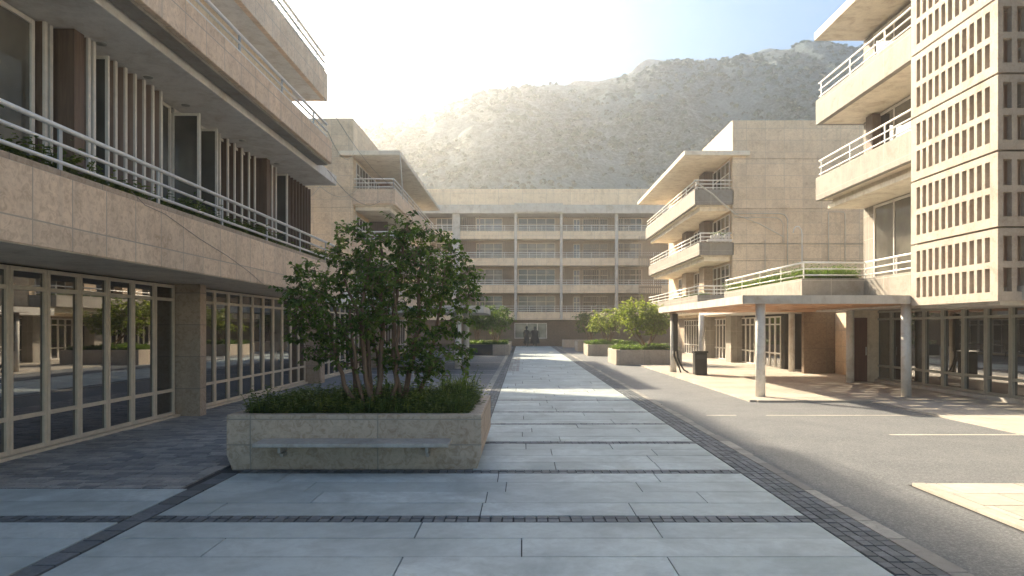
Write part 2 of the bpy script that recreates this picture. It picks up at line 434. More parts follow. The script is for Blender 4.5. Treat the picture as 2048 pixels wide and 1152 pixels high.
def casement(root, Y, x0, x1, z0, z1, fr=None):
    """open casement leaf standing square to the wall, faces the camera"""
    fr = fr or WHITEF; m = MB(); f = .055
    m.box(x0, x0+f, Y, Y+.05, z0, z1); m.box(x1-f, x1, Y, Y+.05, z0, z1)
    m.box(x0+f, x1-f, Y+.003, Y+.047, z0, z0+f); m.box(x0+f, x1-f, Y+.003, Y+.047, z1-f, z1)
    o = m.build('casement', fr, root, uv=False, bevel=.006)
    MB().box(x0+f, x1-f, Y+.02, Y+.03, z0+f, z1-f).build('pane', GLASS_B, o, uv=False)

# ------------------------------------------------------------------ near left building
L1 = empty('office_building', (-9, 12, 0), 'large shaded building at the left, with a planted balcony above dark glass bays', 'building')
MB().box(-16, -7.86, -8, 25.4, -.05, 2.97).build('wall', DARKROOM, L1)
MB().box(-16, -7.9, 25.4, 37.5, -.05, 2.97).build('wall', S_pier, L1)
MB().box(-16, -5.92, -8, 22.6, 2.98, 3.3).build('balcony_slab', CONC, L1)
MB().box(-16, -7.4, 22.6, 38, 2.98, 3.5).build('roof_slab', CONC_L, L1, bevel=.01)
pr = MB().box(-5.9, -6.1, -8, 22.9, 2.99, 3.94).build('parapet', S_left, L1, bevel=.012)
MB().box(-5.94, -6.16, -8, 22.85, 3.943, 4.03).build('coping', S_pier, pr, bevel=.012)
MB().box(-5.915, -16, 22.61, 22.9, 2.975, 3.94).build('parapet', S_left, L1, bevel=.012)
add_rail(L1, pr, -6.0, -4, 22.7, 4.03, 4.60, first=-3.17, step=2.45)
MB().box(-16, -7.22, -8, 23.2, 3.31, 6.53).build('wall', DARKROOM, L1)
MB().box(-16, -7.35, 23.2, 24.2, 3.31, 6.53).build('wall', S_big, L1)
MB().box(-16, -5.95, -8, 22.4, 6.54, 6.84).build('floor_slab', CONC_L, L1, bevel=.012)
pr = MB().box(-5.5, -5.7, -8, 20.2, 6.72, 7.36).build('parapet', S_left, L1, bevel=.012)
MB().box(-5.72, -5.96, -8, 20.2, 6.72, 6.80).box(-5.6, -5.9, -8, 20.1, 6.66, 6.719).build('cornice', S_plain, L1)
MB().box(-5.702, -6.8, 20.0, 20.2, 6.846, 7.36).build('parapet', S_left, L1, bevel=.012)
add_rail(L1, pr, -5.6, -4, 20.0, 7.36, 7.80, first=-3.3, step=2.45)
MB().box(-16, -9.4, -8, 28.6, 6.85, 11.68).build('wall', S_big, L1)
# upper storey set back under its own wide slab
MB().box(-16, -8.55, -14, 29.9, 11.70, 12.0).build('roof_slab', CONC_L, L1)
pr = MB().box(-8.36, -8.56, -14, 30.0, 11.69, 12.86).build('parapet', S_left, L1, bevel=.015)
MB().box(-8.561, -15.9, 29.8, 30.0, 11.69, 12.86).build('parapet', S_left, L1, bevel=.015)
add_rail(L1, pr, -8.46, -10, 29.85, 12.86, 13.60, first=-8, step=2.45)
m = MB(); q_ = [m.vert(p) for p in ((-26,-14,-.05),(-15.4,-14,-.05),(-15.4,30.9,-.05),(-26,30.9,-.05),(-26,-14,20.5),(-15.4,-14,20.5),(-15.4,47.0,20.5),(-26,47.0,20.5))]
for f_ in ((0,3,2,1),(4,5,6,7),(0,1,5,4),(1,2,6,5),(2,3,7,6),(3,0,4,7)): m.face([q_[k] for k in f_])
m.build('shadow_block', S_big, L1)         # unseen block added to cast shade, end raked to shape the lit stripe
# ground floor glazing
def shop_panel(y0, y1):
    window_y(L1, -7.86, y0+.006, y1-.006, .05, 2.95, 1, CREAM, random.choice((GLASS, GLASS, GLASS, GLASS_B)), bars=(.60, 2.62), fw=.068, name='window', proud=.05)
e = [15.74-.845*k for k in range(17)][::-1]
for a0, a1 in zip(e, e[1:]): shop_panel(a0, a1)
e = [16.12+.835*k for k in range(11)]+[25.2]
for a0, a1 in zip(e, e[1:]): shop_panel(a0, a1)
e = [25.75+.85*k for k in range(12)]
for a0, a1 in zip(e, e[1:]): shop_panel(a0, a1)
MB().box(-7.86, -7.72, -8, 37.4, -.02, .045).build('plinth', CREAM, L1)
for a0, a1 in ((15.80, 16.10), (25.22, 25.74), (35.2, 35.7)):
    MB().box(-7.9, -7.27, a0, a1, -.05, 2.978).build('pier', S_pier, L1, bevel=.012)
# first floor facade: timber, fins, windows and open casements
Z0, Z1 = 3.9, 6.535
for a0, a1 in ((2.2, 4.2), (4.25, 6.3), (6.35, 8.3), (8.35, 10.3)):
    window_y(L1, -7.22, a0, a1, Z0, Z1-.02, 1, WHITEF, GLASS_B, fw=.07)
def fins(ys, X1, wood, edge=True, dep=.02):
    m = MB(); q = MB()
    for y in ys:
        m.box(-7.22, X1, y, y+.05, Z0, Z1)
        if edge: q.box(X1, X1+.035, y-.008, y+.058, Z0, Z1-.002)
    o = m.build('timber_fins', wood, L1)
    if edge: q.build('fin_edge', WHITEF, o, uv=False)
fins([10.36, 10.48], -7.1, WOOD)
MB().box(-7.22, -6.80, 10.62, 10.86, Z0, Z1).build('timber_pier', WOOD, L1)
fins([10.95, 11.08], -6.82, WOOD_P)
casement(L1, 11.42, -7.20, -6.76, Z0, 6.44)
fins([11.9, 12.2, 12.5, 12.8, 13.1, 13.4], -6.95, WOOD_P)
window_y(L1, -7.22, 11.5, 13.6, Z0, Z1-.02, 1, WHITEF, GLASS_B, vbars=(12.3, 12.9))
window_y(L1, -7.22, 13.62, 14.3, Z0, Z1-.02, 1, WHITEF, GLASS_B, vbars=(13.95,))
casement(L1, 14.35, -7.20, -6.62, Z0, 6.40); casement(L1, 15.55, -7.20, -6.78, Z0, 6.42)
window_y(L1, -7.22, 14.42, 16.2, Z0, Z1-.02, 1, WHITEF, GLASS, vbars=(15.2,))
fins([16.35, 16.8, 17.2, 17.65, 18.1, 18.5], -7.1, WOOD)
window_y(L1, -7.22, 16.25, 18.6, Z0, Z1-.02, 1, WHITEF, GLASS)
MB().box(-7.22, -6.85, 18.75, 19.0, Z0, Z1).build('timber_pier', WOOD, L1)
fins([19.2, 19.5, 19.8], -7.0, WOOD_P)
casement(L1, 20.2, -7.20, -6.78, Z0, 6.44)
fins([20.9+.29*k for k in range(8)], -6.95, WOOD, False)
MB().box(-7.22, -7.16, 18.6, 23.18, Z0, Z1-.01).build('timber_panel', WOOD, L1)
MB().box(-7.22, -7.15, -8, 23.18, 3.31, Z0-.003).build('upstand', S_pier, L1)
for x, y in ((-6.74, 11.2), (-6.79, 12.7), (-6.88, 14.3), (-6.8, 17.0), (-6.8, 19.4)):
    MB().lathe(x, y, [(.001, 6.535), (.075, 6.528), (.085, 6.541)], 16).build('downlight', GREYF, L1, uv=False)

# ------------------------------------------------------------------ greenery helpers
def tufts(m, x0, x1, y0, y1, z, n, hmin, hmax, clump=10, leafy=.5, lw=.028):
    for _ in range(n):
        cx = random.uniform(x0, x1); cy = random.uniform(y0, y1)
        h = random.uniform(hmin, hmax)*(0.75+.5*noise.noise(Vector((cx*1.3, cy*1.3, z)))+.25); tn = random.random()
        for k in range(clump):
            a0 = random.uniform(0, 6.283); t = random.uniform(.15, .9)
            d = Vector((math.cos(a0)*t, math.sin(a0)*t, 1)).normalized(); L = h*random.uniform(.6, 1.1)
            m.cur = min(1, max(0, tn*.6+random.random()*.4))
            p0 = Vector((cx+random.uniform(-.06, .06), cy+random.uniform(-.06, .06), z))
            if random.random() < leafy:
                for j in range(5):
                    q = p0+d*L*(.35+.15*j); b = random.uniform(0, 6.283)
                    dd = Vector((math.cos(b), math.sin(b), random.uniform(-.1, .6))).normalized()
                    m.leaf(q, dd, Vector((0,0,1)), lw*random.uniform(1.6, 2.6), lw)
            else:
                sd = Vector((-math.sin(a0), math.cos(a0), 0))
                m.blade(p0, d, sd, L, lw*.5)
mm = MB()
for y0, y1, den, hh in ((4, 10.2, 60, .42), (10.2, 13.0, 45, .28), (13.0, 17.5, 95, .34), (17.5, 20, 30, .25), (20, 22.5, 50, .33)):
    tufts(mm, -6.19, -6.42, y0, y1, 3.92, den, hh*.9, hh*1.7, 9, .8, .05)
MB().box(-6.17, -6.75, -4, 22.5, 3.5, 3.93).build('planting_trough', SOIL, L1)
tag(mm.build('balcony_greenery', LEAF_S, loc=(-6.4, 13, 3.9), tone=True, uv=False), 'leafy green plants trailing behind the rail of the left shaded balcony', 'plants', kind='stuff')

# ------------------------------------------------------------------ wings with stacked balconies
def wing(root, s, Xi, Xo, y0, y1, zs, canopy, win_fr, roofX):
    """s=+1: right wing whose balconies reach towards -X; s=-1: left wing"""
    for i, (zb, zt, rt, xo) in enumerate(zs):
        t = .18
        pr = MB().box(xo, xo+s*t, y0, y1, zb, zt).box(xo+s*(t+.001), Xi+s*.1, y0, y0+t, zb, zt).build('parapet', S_dim if s > 0 else S_left, root, bevel=.012)
        MB().box(xo+s*.35, Xi, y0+.35, y1-.2, zb-.30, zb-.08).build('balcony_slab', CONC_S, root, bevel=.01)
        MB().box(xo+s*.15, Xi, y0+.15, y1-.1, zb-.079, zb+.12).build('balcony_floor', CONC, root)
        o = MB(); pp = []; H = rt-zt
        for z, r in ((rt, .036), (rt-H*.4, .028), (rt-H*.8, .028)):
            o.tube([(xo+s*.09, y1-.2, z), (xo+s*.09, y0+.09, z)], r, 8); o.tube([(xo+s*.09, y0+.09, z), (Xi, y0+.09, z)], r, 8)
        y = y0+.09
        while y < y1: pp.append(MB().box(xo+s*.09-.015, xo+s*.09+.015, y-.03, y+.03, zt, rt)); y += 2.3
        pp.append(MB().box((xo+Xi)/2-.02, (xo+Xi)/2+.02, y0+.075, y0+.105, zt, rt))
        o.build('railing', RAIL, pr, uv=False)
        for q in pp: q.build('railing_post', RAIL if s > 0 else POST, pr, uv=False)

R2 = empty('office_building', (14, 46, 0), 'pale wing at the right middle distance with a tall blank tiled end wall', 'building')
def courses(root, x0, x1, y, y1, zl, mat):
    m = MB()
    for a0, a1 in zip(zl, zl[1:]): m.box(x0, x1, y, y1, a0+.012, a1-.012)
    m.build('wall', mat, root, bevel=.008)
    MB().box(x0+.05*(1 if x1 > x0 else -1), x1, y+.06, y1-.06, zl[0], zl[-1]-.05).build('wall_core', S_pier, root)
courses(R2, 11.7, 26, 39, 56, [2.66, 3.2, 5.72, 6.68, 8.62, 11.4, 13.56], S_big)
MB().box(8.97, 12.6, 38.75, 54.6, 11.56, 11.80).build('roof_slab', CONC_S, R2, bevel=.012)
wing(R2, 1, 11.68, 0, 39, 54.6, [(8.85, 9.7, 10.22, 9.6), (6.04, 6.75, 7.27, 9.85), (3.15, 3.82, 4.32, 9.75)], True, WHITEF, 8.97)
for zb, zt in ((9.0, 11.5), (6.2, 8.5), (3.4, 5.7)):
    y = 39.35
    for k, L in enumerate((3.4, 1.2, 3.4, 1.2, 3.4)):
        if k % 2 == 0:
            window_y(R2, 11.66, y, y+L, zb+.15, zt-.1, -1, WHITEF, GLASS, bars=(zt-.8,), vbars=[y+L*j/4 for j in (1, 2, 3)])
        else:
            MB().box(11.1, 11.69, y, y+L, zb-.1, zt+.0).build('timber_screen' if zt > 8 else 'pier', WOOD if zt > 6 else S_pier, R2)
        y += L+.05
for y, L, kd in ((33.4, 6.0, 'w'), (39.9, 1.0, 'p'), (41.0, 4.2, 'w'), (45.4, 1.2, 'p'), (46.8, 6.5, 'w')):
    if kd == 'p': MB().box(11.7, 12.6, y-.6, y+L-.6, -.03, 2.7).build('pier', S_dim, R2, bevel=.01)
    else:
        n = max(1, round(L/.75))
        for k in range(n): window_y(R2, 12.35, y+k*L/n+.005, y+(k+1)*L/n-.005, .04, 2.55, -1, WHITEF, GLASS, bars=(.75, 2.15), fw=.07)
MB().box(12.36, 26, 33, 38.95, -.04, 2.64).build('wall', DARKROOM, R2)
MB().box(12.36, 26, 38.96, 56, -.03, 2.655).build('wall', S_pier, R2)
MB().box(9.8, 26, 30.6, 38.9, 2.66, 3.05).build('terrace_slab', CONC_W, R2)

L2 = empty('office_building', (-12, 48, 0), 'hazy wing with open loggias beyond the big tree at the left', 'building')
courses(L2, -9.44, -15.3, 39, 57, [-.05, 3.2, 5.9, 8.7, 11.5], S_big)
MB().box(-10.35, -17, 42.75, 58, 11.45, 14.79).build('roof_storey', S_big, L2, bevel=.015)
MB().box(-6.77, -10.2, 38.75, 57.4, 11.56, 11.80).build('roof_slab', CONC_S, L2, bevel=.012)
wing(L2, -1, -9.4, 0, 39, 56.6, [(8.88, 9.74, 10.30, -7.1), (5.98, 6.85, 7.35, -7.1), (3.1, 3.9, 4.4, -7.1)], True, WHITEF, -6.77)
for zb, zt in ((9.0, 11.5), (6.1, 8.5), (3.2, 5.6)):
    y = 39.6
    for k in range(5):
        if k == 2: MB().box(-9.42, -8.7, y, y+1.1, zb-.1, zt).build('timber_screen', WOOD_P, L2); y += 1.2
        window_y(L2, -9.42, y, y+3.0, zb+.15, zt-.15, 1, WHITEF, GLASS, bars=(zt-.8,), vbars=[y+.75, y+1.5, y+2.25]); y += 3.2
MB().box(-8.3, -9.4, 43.0, 43.2, 3.2, 8.5).build('timber_screen', WOOD, L2)
for k in range(8): window_y(L2, -9.42, 40+2*k, 41.9+2*k, .1, 2.6, 1, WHITEF, GLASS, bars=(.7, 2.2), vbars=(40.95+2*k,))

# ------------------------------------------------------------------ far building closing the court
FB = empty('office_building', (0, 80, 0), 'five storey hazy block that closes the far end of the court under the mountain', 'building')
D = 76.0
def fx(u): return (u-1045)/F*D
def fz(v): return 2+(655-v)/F*D
MB().box(-26, 30, D+1.9, D+12, -.05, 14.2).build('wall', BLINDS, FB)
MB().box(-26, 30, D-.1, D+12, fz(411), fz(378)).build('roof_parapet', S_far, FB, bevel=.02)
MB().box(-26, 30, D-.5, D+12, fz(428), fz(411)-.004).build('fascia', CONC_W, FB, bevel=.02)
MB().box(fx(1029), fx(1125), D-.75, D-.51, fz(426), fz(409)).build('fascia', CONC_W, FB, bevel=.02)
FG = [glassmat('far_glass_dark', (.07,.062,.05), .1, 1.5), GLASS_F, glassmat('curtain_glass', (.22,.19,.15), .15, 1.5), glassmat('far_glass_brown', (.11,.085,.06), .1, 1.5)]
rows = [(462, 478, 451, 429), (516, 531, 505, 478), (570, 586, 560, 531), (624, 640, 612, 586)]
cols = [(905, 920), (1028.5, 1034), (1120, 1125), (1230, 1236)]
for vt, vb, vr, vo in rows:
    pr = MB().box(-26, 30, D, D+.22, fz(vb), fz(vt)).build('parapet', S_far, FB, bevel=.015)
    MB().box(-26, 30, D+.221, D+1.9, fz(vb)+.02, fz(vb)+.3).build('floor_slab', CONC, FB)
    m = MB(); zt, zr = fz(vt), fz(vr)
    for z in (zr, zr-.25, zr-.48): m.tube([(-20, D+.1, z), (24, D+.1, z)], .03, 6)
    x = -19.5
    while x < 24: m.box(x-.02, x+.02, D+.08, D+.12, zt, zr-.01); x += 1.35
    m.build('railing', RAIL, pr, uv=False)
    z0, z1 = fz(vb)+.3, fz(vo)-.12
    if vt == 462: z1 = fz(429)-.02
    # windows per bay, then slatted timber beside them
    def fwin(u0, u1, zb, zt_, nb, gl=None, fr=CREAM, hb=.7):
        gl = gl or random.choice(FG)
        x0, x1 = fx(u0), fx(u1); m = MB(); f = .07; Y = D+1.84
        m.box(x0, x0+f, Y, Y+.06, zb, zt_); m.box(x1-f, x1, Y, Y+.06, zb, zt_)
        m.box(x0+f, x1-f, Y+.003, Y+.06, zt_-f, zt_); m.box(x0+f, x1-f, Y+.003, Y+.06, zt_-hb, zt_-hb+f); m.box(x0+f, x1-f, Y+.003, Y+.06, zb, zb+f)
        for k in range(1, nb): xx = x0+(x1-x0)*k/nb; m.box(xx-.03, xx+.03, Y+.005, Y+.06, zb+f, zt_-f)
        o = m.build('window', fr, FB, uv=False)
        MB().box(x0+f, x1-f, Y+.035, Y+.055, zb+f, zt_-f).build('pane', gl, o, uv=False)
    fwin(950, 1004, z0, z1-.1, 3); fwin(1036, 1112, z0, z1-.1, 4); fwin(1149, 1163, z0, z1-.2, 2, GLASS_F)
    fwin(1168, 1220, z0, z1-.15, 3); fwin(1240, 1290, z0, z1-.1, 4); fwin(868, 902, z0, z1-.1, 3)
    for u0, u1 in ((921, 949), (1004, 1027), (1126, 1148), (1164, 1229), (1236, 1268)):
        x = fx(u0)+.05; m = MB()
        while x < fx(u1)-.05: m.box(x, x+.05, D+1.6, D+1.72, z0, z1); x += .21
        m.build('timber_slats', BLINDS, FB)
    m = MB().box(fx(922), fx(948), D+1.74, D+1.82, z0, z1).build('timber_panel', WOOD_P if vt in (516, 570) else WOOD, FB)
    MB().box(fx(957), fx(957)+.12, D+.9, D+1.02, z0, z1).build('timber_post', WOOD_P, FB)
for u0, u1 in cols:
    MB().box(fx(u0), fx(u1), D-.12, D+.35, fz(640)+.02, fz(428)-.01).build('column', CONC_W, FB, bevel=.02)
# tall slatted screen beside the right wing
m = MB(); x = fx(1268)
while x < fx(1312): m.box(x, x+.07, D-3.2, D-3.1, 3.0, fz(480)); x += .2
m.box(fx(1268), fx(1312), D-3.08, D-3.0, 6.1, 6.3).box(fx(1268), fx(1312), D-3.08, D-3.0, 9.2, 9.4).box(fx(1268), fx(1312), D-3.0, D+.0, 2.6, 2.9)
m.build('timber_screen', BLINDS, FB)
MB().box(-26, 30, D+.6, D+1.895, -.05, fz(640)).build('entrance_wall', S_dark, FB)
x0, x1, za, zb = fx(1029), fx(1094), fz(677), fz(646)
m = MB(); f = .06
m.box(x0, x0+f, D+.5, D+.6, za, zb).box(x1-f, x1, D+.5, D+.6, za, zb).box(x0+f, x1-f, D+.503, D+.6, za, za+f).box(x0+f, x1-f, D+.503, D+.6, zb-f, zb)
m.box(x0+(x1-x0)*.38, x0+(x1-x0)*.38+f, D+.505, D+.6, za+f, zb-f).box(x0+(x1-x0)*.7, x0+(x1-x0)*.7+f, D+.505, D+.6, za+f, zb-f)
o = m.build('window', WHITEF, FB, uv=False)
MB().box(x0+f, x1-f, D+.56, D+.59, za+f, zb-f).build('pane', glassmat('lobby_glass', (.20,.19,.15), .12, 1.6, .2), o, uv=False)

# ------------------------------------------------------------------ near right building with screen tower
R1 = empty('office_building', (15, 20, 0), 'sunlit pale stone building at the right with stacked balconies and a pierced stone screen bay', 'building')
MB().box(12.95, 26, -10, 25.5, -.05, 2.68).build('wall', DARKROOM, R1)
MB().box(13.36, 26, 25.52, 30.0, -.05, 2.61).build('wall', S_big, R1)
MB().box(12.02, 13.5, 29.9, 30.15, .03, 2.66).build('entrance_panel', S_dark, R1)
MB().box(11.9, 12.9, 25.35, 25.5, .03, 2.66).build('wall', CONC, R1)
o = MB().box(11.95, 12.45, 25.28, 25.345, .05, 2.35).build('door', WOOD_R, R1)
MB().tube([(12.38, 25.22, 1.0), (12.38, 25.22, 1.3)], .015, 8).build('handle', RAIL, o, uv=False)
e = [25.45-1.0*k for k in range(20)]
for a1, a0 in zip(e, e[1:]):
    window_y(R1, 12.94, a0+.005, a1-.005, .14, 2.6, -1, GREYF, GLASS, bars=(.62, 2.3), fw=.075, proud=.08)
MB().box(12.72, 12.94, 4, 25.3, .0, .135).build('plinth', CONC_W, R1, bevel=.01)
MB().box(13.35, 26, -10, 27.4, 2.70, 13.2).build('wall', S_dim, R1)
# first floor terrace, bulging over the canopy
MB().box(11.45, 26, 12, 27.3, 2.62, 2.96).build('floor_slab', CONC_W, R1)
pr = MB().box(11.6, 11.8, 19.7, 23.79, 2.965, 3.67).build('parapet', S_dim, R1, bevel=.012)
pb = MB().box(9.5, 11.8, 23.8, 24.0, 2.965, 3.67).box(9.5, 9.7, 24.001, 33.0, 2.965, 3.67).build('parapet', S_dim, R1, bevel=.012)
MB().box(9.71, 11.59, 24.01, 33, 2.9, 3.5).build('planting_trough', SOIL, R1)
MB().box(11.6, 13.3, 24.01, 27.3, 2.962, 3.2).build('floor_slab', CONC_W, R1)
m = MB(); p = MB()
for z, r in ((4.22, .034), (4.0, .026), (3.79, .026)):
    m.tube([(9.6, 33, z), (9.6, 23.9, z)], r, 10); m.tube([(9.6, 23.9, z), (11.7, 23.9, z)], r, 10); m.tube([(11.7, 23.9, z), (11.7, 19.7, z)], r, 10)
for x, y in ((9.6, 32.9), (9.6, 30.6), (9.6, 28.3), (9.6, 26), (9.6, 23.9), (11.7, 23.9), (11.7, 21.9)): MB().box(x-.018, x+.018, y-.018, y+.018, 3.67, 4.21).build('railing_post', RAIL, pb, uv=False)
m.build('railing', RAIL, pb, uv=False)
for zb, zt, zr, low in ((7.0, 7.9, 8.56, True), (10.0, 10.96, 11.62, False)):
    pr = MB().box(11.6, 11.8, 12, 27.7, zb, zt).build('parapet', S_dim, R1, bevel=.012)
    MB().box(11.801, 13.9, 27.5, 27.7, zb, zt).build('parapet', S_dim, R1, bevel=.012)
    MB().box(11.79, 13.4, 12, 27.5, zb+.004, zb+.2).build('balcony_floor', CONC_S, R1)
    if low:
        MB().box(11.95, 13.4, 12, 27.4, zb-.36, zb-.18).build('balcony_slab', CONC_S, R1, bevel=.01)
        MB().box(12.1, 13.4, 12, 27.3, zb-.179, zb+.003).build('slab_recess', CONC, R1)
    add_rail(R1, pr, 11.7, 12, 27.6, zt, zr, first=13.0, step=2.4)
MB().box(11.5, 26, -10, 27.6, 13.3, 13.6).build('roof_slab', CONC_S, R1, bevel=.012)
for z0, z1 in ((3.3, 6.6), (7.4, 9.95), (10.4, 13.1)):
    for a0, a1, nb in ((22.2, 26.5, 3), (18.0, 21.9, 3)):
        window_y(R1, 13.33, a0, a1, z0, z1, -1, WHITEF, GLASS_B if z0 < 4 else GLASS, vbars=[a0+(a1-a0)*k/nb for k in range(1, nb)], fw=.09)
MB().box(13.0, 13.34, 26.0, 26.5, 7.4, 9.95).build('timber_pier', WOOD, R1)
# the pierced screens
TX, TY0, TY1 = 10.9, 16.05, 19.64
J = [2.585, 4.30, 6.06, 7.83, 9.57, 11.33, 13.1]
def screen(axis, a0, a1, fixed, z0, z1, n, th, sgn):
    """pierced slab with two rows of n upright holes"""
    m = MB(); H = z1-z0
    def bx(p, q, za, zb_):
        if axis == 'y': m.box(fixed, fixed+sgn*th, p, q, za, zb_)
        else: m.box(p, q, fixed, fixed+sgn*th, za, zb_)
    pitch = (a1-a0-.12)/n; hw = pitch*.62
    rb = [z0, z0+H*.13, z0+H*.46, z0+H*.55, z0+H*.90, z1]
    bx(a0, a1, rb[0], rb[1]); bx(a0, a1, rb[2], rb[3]); bx(a0, a1, rb[4], rb[5])
    e = 0.0
    for lo, hi in ((rb[1], rb[2]), (rb[3], rb[4])):
        x = a0
        for k in range(n):
            h0 = a0+.06+k*pitch+(pitch-hw)/2
            bx(x, h0, lo, hi); x = h0+hw
        bx(x, a1, lo, hi)
    return m
for z0, z1 in zip(J, J[1:]):
    g = .05
    m = screen('y', TY0+.161, TY1-.161, TX, z0+g/2, z1-g/2, 11, .24, 1)
    m2 = screen('x', TX, 15.2, TY0, z0+g/2, z1-g/2, 13, .16, 1)
    m2.v, m2.f = m2.v, m2.f
    k0 = len(m.v); m.v += m2.v; m.t += m2.t; m.f += [tuple(i+k0 for i in f_) for f_ in m2.f]; m.sm += m2.sm
    m3 = screen('x', TX, 13.3, TY1-.16, z0+g/2, z1-g/2, 7, .16, 1)
    k0 = len(m.v); m.v += m3.v; m.t += m3.t; m.f += [tuple(i+k0 for i in f_) for f_ in m3.f]; m.sm += m3.sm
    m.build('pierced_screen', S_screen, R1)
    MB().box(TX+.17, 15.2, TY0+.17, TY1-.17, z0-.06, z0+.06).build('floor_plate', CONC_W, R1)
m = MB()
for k in range(14): m.box(TX+.55, TX+.75, TY0+.4+k*.22, TY0+.44+k*.22, J[0]+.1, J[-1])
m.build('timber_fins', WOOD_S, R1); m = MB()
for k in range(16): m.box(TX+.9+k*.2, TX+.94+k*.2, TY0+.55, TY0+.7, J[0]+.1, J[-1])
m.build('timber_fins', WOOD_S, R1)
MB().box(TX+1.1, TX+1.2, TY0+.8, TY1-.3, J[0]+.1, J[-1]).build('inner_glazing', GLASS_B, R1)

# ------------------------------------------------------------------ entrance canopies
CN = empty('entrance_canopy', (8.5, 25, 0), 'flat pale canopy on white round columns with a timber ceiling, on the sunlit right side', 'canopy')
m = MB(); y0, y1, xa, xb = 19.66, 31.8, 6.2, 12.5
m.box(xa, xb, y0, y0+.8, 2.70, 2.9)
wd = MB(); wd.box(xa+.12, xb, y0+.1, y0+.8, 2.672, 2.699)
y = y0+.8; k = 0
while y < 28.6:
    m.box(xa, xb, y+.42, y+.76, 2.70, 2.9); wd.box(xa+.12, xb, y+.42, y+.76, 2.672, 2.699)
    x = xa; nx = 6.75+(.28 if k % 2 else 0)
    while nx < 10.2:
        m.box(x, nx, y, y+.4195, 2.70, 2.9); wd.box(max(x, xa+.12), nx, y, y+.4195, 2.672, 2.699)
        x = nx+random.uniform(.5, .95); nx = x+random.uniform(.25, .5)
    m.box(x, xb, y, y+.4195, 2.70, 2.9); wd.box(x, xb, y, y+.4195, 2.672, 2.699)
    y += .761; k += 1
m.box(xa, xb, y, y1, 2.70, 2.9); wd.box(xa+.12, xb, y, y1-.1, 2.672, 2.699)
fas = MB().box(xa-.02, xa-.001, y0-.02, y1, 2.665, 2.905).box(xa-.02, TX-.02, y0-.02, y0-.001, 2.665, 2.905)
m.build('roof_slab', CONC_W, CN); wd.build('timber_ceiling', WOOD_C, CN); fas.build('fascia', CONC_W, CN)
for x, y in ((6.78, 19.95), (10.96, 20.0), (6.68, 31.0), (11.7, 25.6-.6), (12.0, 31.2)):
    MB().lathe(x, y, [(.135, .0), (.135, 2.671)], 24).build('column', CONC_L, CN, uv=False)
CL = empty('entrance_canopy', (-5, 36, 0), 'small pale canopy on two white columns, half hidden behind the big tree', 'canopy')
MB().prism([(-9, 33), (-2.6, 33), (-1.85, 33.6), (-1.7, 35.5), (-1.85, 40.5), (-9, 40.5)], 2.70, 3.0).build('roof_slab', CONC_W, CL, bevel=.02)
for y in (33.9, 38.9): MB().lathe(-3.12, y, [(.16, 0), (.16, 2.7)], 24).build('column', CONC_L, CL, uv=False)
MB().lathe(9.5, 37.2, [(.13, 0), (.13, 2.66)], 20).build('column', CONC_L, R2, uv=False)

# ------------------------------------------------------------------ planters
def planter(x0, x1, y0, y1, h, label, mat, wall=.2, taper=False, group='stone planters along the court'):
    r = empty('planter', ((x0+x1)/2, y0, 0), label, 'planter', group)
    m = MB()
    if taper:       # the corners cut in towards the foot
        a = .075; zc = .2
        ring = lambda e, z: [(x0+e, y0+e*.3, z), (x1-e, y0+e*.3, z), (x1-e, y1-e*.3, z), (x0+e, y1-e*.3, z)]
        lv = [ring(a, -.03), ring(.0, zc), ring(0, h)]
        idx = [[m.vert(p) for p in l_] for l_ in lv]
        inn = [m.vert(p) for p in ((x0+wall, y0+wall, h), (x1-wall, y0+wall, h), (x1-wall, y1-wall, h), (x0+wall, y1-wall, h))]
        inb = [m.vert(p) for p in ((x0+wall, y0+wall, .3), (x1-wall, y0+wall, .3), (x1-wall, y1-wall, .3), (x0+wall, y1-wall, .3))]
        seq = idx+[inn, inb]
        for A, B in zip(seq, seq[1:]):
            for k in range(4): m.face((A[k], A[(k+1)%4], B[(k+1)%4], B[k]))
        m.face(inb)
    else:
        m.box(x0, x1, y0, y0+wall, -.03, h).box(x0, x1, y1-wall, y1, -.03, h).box(x0, x0+wall, y0+wall+.001, y1-wall-.001, -.03, h).box(x1-wall, x1, y0+wall+.001, y1-wall-.001, -.03, h)
    m.build('wall', mat, r, bevel=.012)
    MB().box(x0+wall-.01, x1-wall+.01, y0+wall-.01, y1-wall+.01, 0.02, h-.09).build('soil', SOIL, r)
    return r
P0 = planter(-4.19, -.58, 9.9, 12.75, .765, 'big grey brown stone planter in the foreground with a stone bench slab on its front', S_plant, .2, True)
# uneven bench slab: slightly wavy front
b = MB(); n = 24; xs = [-3.66+2.66*k/n for k in range(n+1)]
rows_ = []
for x in xs:
    jz = .004*noise.noise(Vector((x*3, 0, 0))); jy = .006*noise.noise(Vector((x*2.2, 5, 0)))
    rows_.append([b.vert(p) for p in ((x, 9.46+jy, .375+jz), (x, 9.46+jy, .428+jz), (x, 9.905, .432+jz), (x, 9.905, .375))])
for A, B in zip(rows_, rows_[1:]):
    for k in range(4): b.face((A[k], B[k], B[(k+1)%4], A[(k+1)%4]))
b.face(rows_[0]); b.face(rows_[-1][::-1])
b.build('bench_slab', S_bench, P0, bevel=.01)
for x in (-3.35, -1.32):
    MB().box(x-.02, x+.02, 9.62, 9.93, .27, .374).box(x-.022, x+.022, 9.72, 9.92, .20, .2495).build('bracket', S_bench, P0, bevel=.006)
planter(5.0, 8.5, 37.3, 41, .8, 'nearest of the sunlit pale planters by the right kerb, holding the widest bright tree', S_planter2)
planter(4.62, 8.3, 49.4, 53, .8, 'sunlit pale planter in the middle of the right row', S_planter2)
